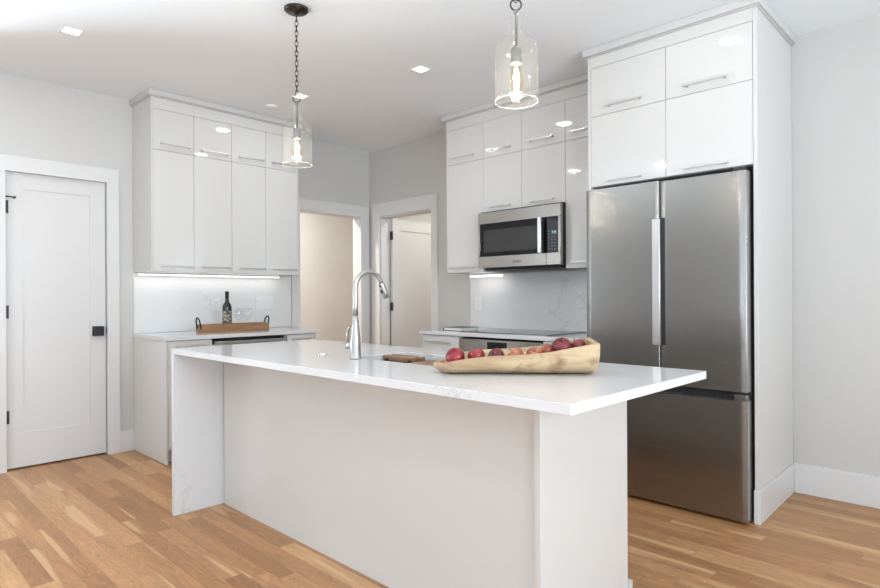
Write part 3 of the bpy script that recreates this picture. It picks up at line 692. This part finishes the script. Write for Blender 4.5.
# ------------------------------------------------------------------ fruit bowl
bc = Vector((3.657-.745*.012+.667*.056, -2.305-.667*.012-.745*.056, .9145)); ang = math.atan2(.667, .745)
bowl = bpy.data.objects.new('tmp', None)
def bowl_mesh():
    bm = bmesh.new(); NS, NP = 40, 14
    rows = []
    for i in range(NS+1):
        u = i/NS; s = -.280+.578*u
        # half width and end caps
        w_ = .078+.022*u
        capl = min(1, (u/.14)); w_ *= (math.sin(capl*PI/2)**.6)*.82+.18 if u < .14 else 1
        if u > .94: w_ *= .86+.14*math.sqrt(max(0, 1-((u-.94)/.06)**2))
        rim = .037+.070*u**.95+.006*math.sin(u*7)
        cen = .006*math.sin(u*5)
        lift = 0
        if u < .10: lift = .020*(1-u/.10)**1.5
        if u > .965: lift = .012*((u-.965)/.035)**2
        t_ = .014
        outer = []; inner = []
        for j in range(NP+1):
            v = j/NP; a = PI*v; ca = -math.cos(a)
            yy = ca; zz = 1-abs(math.sin(a))**.62
            # near rim is lower than the far rim
            rz = rim + (.010*(v) if u > .2 else .010*v*u/.2)
            bul = 1.0 + .05*math.sin(a)
            outer.append((s, cen+yy*w_*(.80+.20*zz)*bul, lift+(rz-lift)*zz))
            inner.append((s, cen+yy*(w_-t_)*(.80+.20*zz)*.98, max(.016+.022*u, lift+.014)+(rz-max(.016+.022*u, lift+.014))*zz))
        rows.append((outer, inner))
    def sh(p):
        n = noise.noise(Vector(p)*14)*.004; return (p[0]+n, p[1]+n*.7, max(0, p[2]+ (n*.6 if p[2] > .01 else 0)))
    Ov = [[bm.verts.new(sh(p)) for p in r[0]] for r in rows]
    # inner shifted in from both ends
    Iv = []
    for i, r in enumerate(rows):
        u = i/NS; sx = -.280+.578*u; sx2 = -.280+.016+.542*u
        Iv.append([bm.verts.new(sh((sx2, p[1], p[2]))) for p in r[1]])
    for i in range(NS):
        for j in range(NP):
            bm.faces.new((Ov[i][j], Ov[i][j+1], Ov[i+1][j+1], Ov[i+1][j])); bm.faces.new((Iv[i][j], Iv[i+1][j], Iv[i+1][j+1], Iv[i][j+1]))
        bm.faces.new((Ov[i][0], Ov[i+1][0], Iv[i+1][0], Iv[i][0])); bm.faces.new((Ov[i][NP], Iv[i][NP], Iv[i+1][NP], Ov[i+1][NP]))
    # end walls: outer caps, inner caps, and rim bridging
    for A, I in ((Ov[0], Iv[0]), (Ov[-1], Iv[-1])):
        bm.faces.new(A); bm.faces.new(I)
        bm.faces.new((A[0], A[NP], I[NP], I[0]))
    bmesh.ops.recalc_face_normals(bm, faces=bm.faces[:])
    return bm
bm = bowl_mesh(); me = bpy.data.meshes.new('fruit_bowl'); bm.to_mesh(me); bm.free(); me.materials.append(M['bowl'])
o = bpy.data.objects.new('fruit_bowl', me); C.objects.link(o); o.location = bc; o.rotation_euler = (0, 0, ang)
for f in me.polygons: f.use_smooth = True
me.set_sharp_from_angle(angle=math.radians(50))
tag(o, 'long carved pale wooden bowl of apples on the island top', 'bowl')

def apple_mat(name, c1, c2, c3):
    m, N, L, b = newmat(name); b.inputs['Roughness'].default_value = .28
    tc = N.new('ShaderNodeTexCoord'); mp = N.new('ShaderNodeMapping'); mp.inputs['Scale'].default_value = (60, 60, 12); L.new(tc.outputs['Object'], mp.inputs['Vector'])
    n1 = N.new('ShaderNodeTexNoise'); n1.inputs['Scale'].default_value = 1; n1.inputs['Detail'].default_value = 4; L.new(mp.outputs['Vector'], n1.inputs['Vector'])
    n2 = N.new('ShaderNodeTexNoise'); n2.inputs['Scale'].default_value = 22; L.new(tc.outputs['Object'], n2.inputs['Vector'])
    ad = N.new('ShaderNodeMath'); ad.operation = 'MULTIPLY_ADD'; ad.inputs[1].default_value = .55; L.new(n1.outputs['Fac'], ad.inputs[0])
    mu = N.new('ShaderNodeMath'); mu.operation = 'MULTIPLY'; mu.inputs[1].default_value = .45; L.new(n2.outputs['Fac'], mu.inputs[0]); L.new(mu.outputs[0], ad.inputs[2])
    cr = N.new('ShaderNodeValToRGB'); E_ = cr.color_ramp; E_.elements[0].position = .36; E_.elements[0].color = (*c1, 1); E_.elements[1].position = .66; E_.elements[1].color = (*c3, 1)
    e_ = E_.elements.new(.5); e_.color = (*c2, 1); L.new(ad.outputs[0], cr.inputs[0]); L.new(cr.outputs[0], b.inputs['Base Color']); return m
MA = {'red': apple_mat('apple_red', (.11, .004, .008), (.21, .008, .014), (.34, .035, .035)),
      'dark': apple_mat('apple_dark_red', (.07, .004, .009), (.12, .007, .014), (.22, .02, .026)),
      'gold': apple_mat('apple_gold_red', (.19, .02, .018), (.31, .075, .035), (.48, .20, .08))}
def apple(s, off, z, r, col, tilt, label):
    e_ = Vector((math.cos(ang), math.sin(ang), 0)); n_ = Vector((-math.sin(ang), math.cos(ang), 0))
    p = Vector((bc.x, bc.y, 0))+e_*s+n_*off+Vector((0, 0, z))
    t = thing('apple', label, 'apple', p, 'apples in the long wooden bowl')
    t.rotation_euler = tilt
    bm = bmesh.new(); prof = []
    for k in range(1, 24):
        a = PI*k/24; rr = r*math.sin(a)**.9*(1+.06*math.cos(a)); zz = r*.90*math.cos(a)
        if k < 5: zz -= r*.16*(5-k)/4*(1-((k)/6)**2)
        prof.append((rr*.99, zz))
    prof = prof[::-1]
    lathe(bm, prof, (0, 0, 0), 28)
    bmesh.ops.recalc_face_normals(bm, faces=bm.faces[:]); me = bpy.data.meshes.new('flesh'); bm.to_mesh(me); bm.free(); me.materials.append(MA[col])
    o = bpy.data.objects.new('flesh', me); C.objects.link(o); o.parent = t
    for f in me.polygons: f.use_smooth = True
    bm = bmesh.new(); tube(bm, [(0, 0, r*.60), (0.001, 0, r*.85), (.004, 0, r*1.12)], [.0013, .0012, .0018], 8)
    me = bpy.data.meshes.new('stem'); bm.to_mesh(me); bm.free(); me.materials.append(M['bronze']); o = bpy.data.objects.new('stem', me); C.objects.link(o); o.parent = t
apple(-.200, -.012, .9725, .035, 'red', (.5, .3, 0), 'bright red apple at the narrow left tip of the bowl')
apple(-.124, .010, .9735, .032, 'red', (.1, -.2, 0), 'red apple with upright stem, second from the narrow left tip')
apple(-.052, -.002, .9730, .031, 'dark', (1.0, .2, 0), 'dark red apple low in the bowl, third from the narrow left tip')
apple(.018, .002, .9755, .031, 'gold', (.3, -.8, 0), 'orange-red apple in the middle of the bowl, half hidden by the rim')
apple(.084, .000, .9780, .030, 'gold', (.6, .5, 0), 'golden red-flushed apple right of the middle of the bowl')
apple(.137, .034, .9870, .030, 'gold', (-.5, .9, 0), 'golden apple tucked against the left of the big maroon apple')
apple(.180, -.014, 1.0070, .037, 'dark', (.4, .2, 0), 'largest maroon apple, highest in the bowl')
apple(.243, .016, 1.0060, .031, 'dark', (.2, -.5, 0), 'maroon apple at the tall right end of the bowl')

# ------------------------------------------------------------------ tray with bottle and glasses
t = thing('serving_tray', 'rectangular brown wooden tray with black handles on the left counter', 'tray', (.29, -1.72, .914))
TX0, TX1, TY0, TY1 = .285, .40, -2.012, -1.43
bx('tray_box', [(TX0, TX1, TY0, TY1, .9145, .926), (TX0, TX0+.012, TY0, TY1, .926, .980), (TX1-.012, TX1, TY0, TY1, .926, .980), (TX0+.012, TX1-.012, TY0, TY0+.012, .926, .980), (TX0+.012, TX1-.012, TY1-.012, TY1, .926, .980)], M['traywood'], t, bevel=.002)
for yy, s_ in ((TY0, -1), (TY1, 1)):
    cx_ = (TX0+TX1)/2; bm = bmesh.new(); w_ = .034
    pts = [(cx_-w_, yy+s_*.004, .945), (cx_-w_, yy+s_*.006, .98), (cx_-w_+.004, yy+s_*.012, 1.012), (cx_-w_+.02, yy+s_*.016, 1.030), (cx_, yy+s_*.017, 1.034), (cx_+w_-.02, yy+s_*.016, 1.030), (cx_+w_-.004, yy+s_*.012, 1.012), (cx_+w_, yy+s_*.006, .98), (cx_+w_, yy+s_*.004, .945)]
    tube(bm, pts, .0065, 10); obj('handle', bm, M['black'], t, label='black metal loop handle')
t = thing('wine_bottle', 'dark wine bottle with pale label standing in the tray', 'bottle', (.342, -1.78, .926))
bm = bmesh.new(); lathe(bm, [(.034, .9265), (.037, .93), (.037, 1.105), (.035, 1.125), (.026, 1.145), (.016, 1.160), (.0145, 1.175), (.0142, 1.235)], (.342, -1.78, 0), 32)
obj('glass_body', bm, pm('bottle_glass', (.012, .016, .010), .08), t)
bm = bmesh.new(); lathe(bm, [(.0150, 1.185), (.0152, 1.232), (.0165, 1.234), (.0165, 1.242), (.014, 1.244)], (.342, -1.78, 0), 24); obj('capsule', bm, M['black'], t)
lm, N_, L_, b_ = newmat('label_paper'); b_.inputs['Roughness'].default_value = .6
tc = N_.new('ShaderNodeTexCoord'); nz = N_.new('ShaderNodeTexNoise'); nz.inputs['Scale'].default_value = 55; nz.inputs['Detail'].default_value = 2; L_.new(tc.outputs['Object'], nz.inputs['Vector'])
cr = N_.new('ShaderNodeValToRGB'); cr.color_ramp.elements[0].position = .46; cr.color_ramp.elements[0].color = (.05, .042, .03, 1); cr.color_ramp.elements[1].position = .56; cr.color_ramp.elements[1].color = (.36, .32, .25, 1); L_.new(nz.outputs['Fac'], cr.inputs[0]); L_.new(cr.outputs[0], b_.inputs['Base Color'])
bm = bmesh.new(); seg = 24; ra = .0374; A = []; B = []
for k in range(seg+1):
    a = math.radians(-150)+math.radians(210)*k/seg
    A.append(bm.verts.new((.342+ra*math.cos(a), -1.78+ra*math.sin(a), .955))); B.append(bm.verts.new((.342+ra*math.cos(a), -1.78+ra*math.sin(a), 1.085)))
for k in range(seg): bm.faces.new((A[k], A[k+1], B[k+1], B[k]))
obj('paper_label', bm, lm, t, label='pale patterned paper label')
for k, (gx, gy, lb) in enumerate(((.343, -1.680, 'clear stemmed wine glass in the tray next to the bottle'), (.343, -1.598, 'clear stemmed wine glass in the tray nearer the black right handle'))):
    t = thing('wine_glass', lb, 'glass', (gx, gy, .926), 'wine glasses in the tray')
    bm = bmesh.new(); lathe(bm, [(.032, .9265), (.032, .928), (.006, .933), (.0035, .94), (.0035, .995), (.006, 1.003)], (gx, gy, 0), 24); obj('stem', bm, M['wineglass'], t)
    bm = bmesh.new(); lathe(bm, [(.004, 1.003), (.020, 1.010), (.032, 1.028), (.037, 1.05), (.036, 1.075), (.030, 1.105), (.0285, 1.105), (.0345, 1.075), (.0355, 1.05), (.0305, 1.029), (.019, 1.0115), (.003, 1.0045)], (gx, gy, 0), 28); obj('bowl', bm, M['wineglass'], t)
# book on the back counter
t = thing('book', 'thin dark-covered book lying on the counter left of the cooktop', 'book', (1.70, -.43, .914))
bx('pages', [(1.605, 1.795, -.525, -.325, .917, .938)], M['pages'], t)
bx('cover', [(1.60, 1.80, -.53, -.32, .9145, .917), (1.60, 1.80, -.53, -.32, .938, .941), (1.60, 1.603, -.53, -.32, .917, .938)], M['bookcover'], t, label='dark cover')

# ------------------------------------------------------------------ ceiling lights
DL = [(1.03, -1.52, 'square lit ceiling downlight above the cabinets, seen right behind the smaller pendant'),
      (2.08, -1.24, 'square lit ceiling downlight between the two pendants, in front of the microwave cabinets'),
      (1.06, -3.07, 'square lit ceiling downlight above the panelled door'),
      (3.75, -1.17, 'square lit ceiling downlight above the refrigerator front'),
      (1.97, -4.25, 'square lit ceiling downlight far left of the island'),
      (3.75, -4.25, 'square lit ceiling downlight behind the island seating side'),
      (5.6, -1.6, 'square lit ceiling downlight in the right half of the room'),
      (5.6, -4.25, 'square lit ceiling downlight behind the camera'),
      (2.0, -6.5, 'square lit ceiling downlight in the rear left part of the room'),
      (5.0, -6.8, 'square lit ceiling downlight in the rear right part of the room')]
for x, y, lb in DL:
    t = thing('ceiling_light', lb, 'ceiling light', (x, y, H), 'recessed downlights')
    s = .042; f_ = .054
    bx('trim_ring', [(x-f_, x-s, y-f_, y+f_, H-.004, H-.0003), (x+s, x+f_, y-f_, y+f_, H-.004, H-.0003), (x-s, x+s, y-f_, y-s, H-.004, H-.0003), (x-s, x+s, y+s, y+f_, H-.004, H-.0003)], M['plastic'], t)
    bx('diffuser', [(x-s, x+s, y-s, y+s, H-.003, H-.0005)], M['lamp'], t)
    area('downlight', (x, y, H-.006), (0, 0, 0), .10, .10, 3.5 if (x, y) == (3.75, -1.17) else 11, (1, .985, .97))
bm = bmesh.new(); lathe(bm, [(.055, H-.0005), (.055, H-.012), (.045, H-.018), (.02, H-.020)][::-1], (.655, -1.545, 0), 32)
tag(obj('smoke_detector', bm, M['plastic']), 'small round white detector on the ceiling near the smaller pendant', 'smoke detector')

# ------------------------------------------------------------------ pendants
def pendant(px, py, label, zb=1.905):
    t = thing('pendant_light', label, 'pendant light', (px, py, H), 'glass pendants over the island')
    dz = zb-1.905
    bm = bmesh.new(); lathe(bm, [(.064, H-.0005), (.064, H-.010), (.055, H-.018), (.015, H-.022), (.012, H-.034)][::-1], (px, py, 0), 32); obj('canopy', bm, M['bronze'], t)
    zt = H-.034; zring = 2.262+dz
    bm = bmesh.new(); L_ = .036; n = int((zt-zring-.015)/(L_-.008))+1; step = (zt-zring-.02)/n
    for k in range(n):
        zc = zt-.006-step*(k+.5); a = 0 if k % 2 else PI/2; pts = []
        for q in range(14):
            th = 2*PI*q/14; u = .008*math.cos(th); v = (step*.5+.006)*math.sin(th)
            pts.append((px+u*math.cos(a+YAW), py+u*math.sin(a+YAW), zc+v))
        tube(bm, pts, .0020, 6, closed=True)
    obj('chain', bm, M['bronze'], t)
    bm = bmesh.new(); pts = []
    for q in range(24):
        th = 2*PI*q/24; u = .020*math.cos(th); v = .020*math.sin(th)
        pts.append((px+u*rt.x, py+u*rt.y, zring+v))
    tube(bm, pts, .003, 8, closed=True); obj('ring', bm, M['bronze'], t)
    bm = bmesh.new(); lathe(bm, [(.006, 2.097+dz), (.006, 2.225+dz), (.009, 2.228+dz), (.009, 2.240+dz), (.003, 2.244+dz)], (px, py, 0), 16); obj('rod', bm, M['pewter'], t)
    bm = bmesh.new(); lathe(bm, [(.019, 2.044+dz), (.0205, 2.048+dz), (.0205, 2.098+dz), (.016, 2.104+dz), (.007, 2.106+dz)], (px, py, 0), 24); obj('lamp_holder', bm, M['pewter'], t)
    bm = bmesh.new()
    pr = [(.080, 1.905), (.080, 2.095), (.078, 2.108), (.071, 2.122), (.055, 2.137), (.037, 2.149), (.026, 2.162), (.0215, 2.18), (.0205, 2.21), (.024, 2.232)]
    ins = [(r-.0022, z) for r, z in pr[::-1]]
    lathe(bm, [(r, z+dz) for r, z in pr+ins], (px, py, 0), 48, cap=False)
    obj('glass_shade', bm, M['glass'], t)
    bm = bmesh.new(); pts = [(px+.079*math.cos(2*PI*q/48), py+.079*math.sin(2*PI*q/48), 1.906+dz) for q in range(48)]
    tube(bm, pts, .0016, 8, closed=True); obj('glass_rim', bm, M['rimglass'], t)
    bm = bmesh.new(); lathe(bm, [(.010, 1.938), (.022, 1.948), (.028, 1.970), (.025, 1.995), (.016, 2.022), (.0135, 2.044)], (px, py, dz), 24, cap=False); bl = obj('bulb', bm, M['bulbglass'], t)
    bm = bmesh.new()
    for k in range(6):
        a = 2*PI*k/6; tube(bm, [(px+.004*math.cos(a), py+.004*math.sin(a), 2.03+dz), (px+.011*math.cos(a), py+.011*math.sin(a), 1.995+dz), (px+.007*math.cos(a+.5), py+.007*math.sin(a+.5), 1.955+dz)], .002, 6)
    obj('filament', bm, M['filament'], bl)
    l = bpy.data.lights.new('pendant_bulb', 'POINT'); l.energy = 20; l.color = (1, .96, .92); l.shadow_soft_size = .02
    o = bpy.data.objects.new('pendant_bulb', l); C.objects.link(o); o.location = (px, py, 1.978+dz)
pendant(2.212, -2.30, 'clear glass bottle pendant with full chain and dark canopy, the farther one')
pendant(3.675, -2.30, 'clear glass bottle pendant hanging nearest, its chain cut by the frame top')
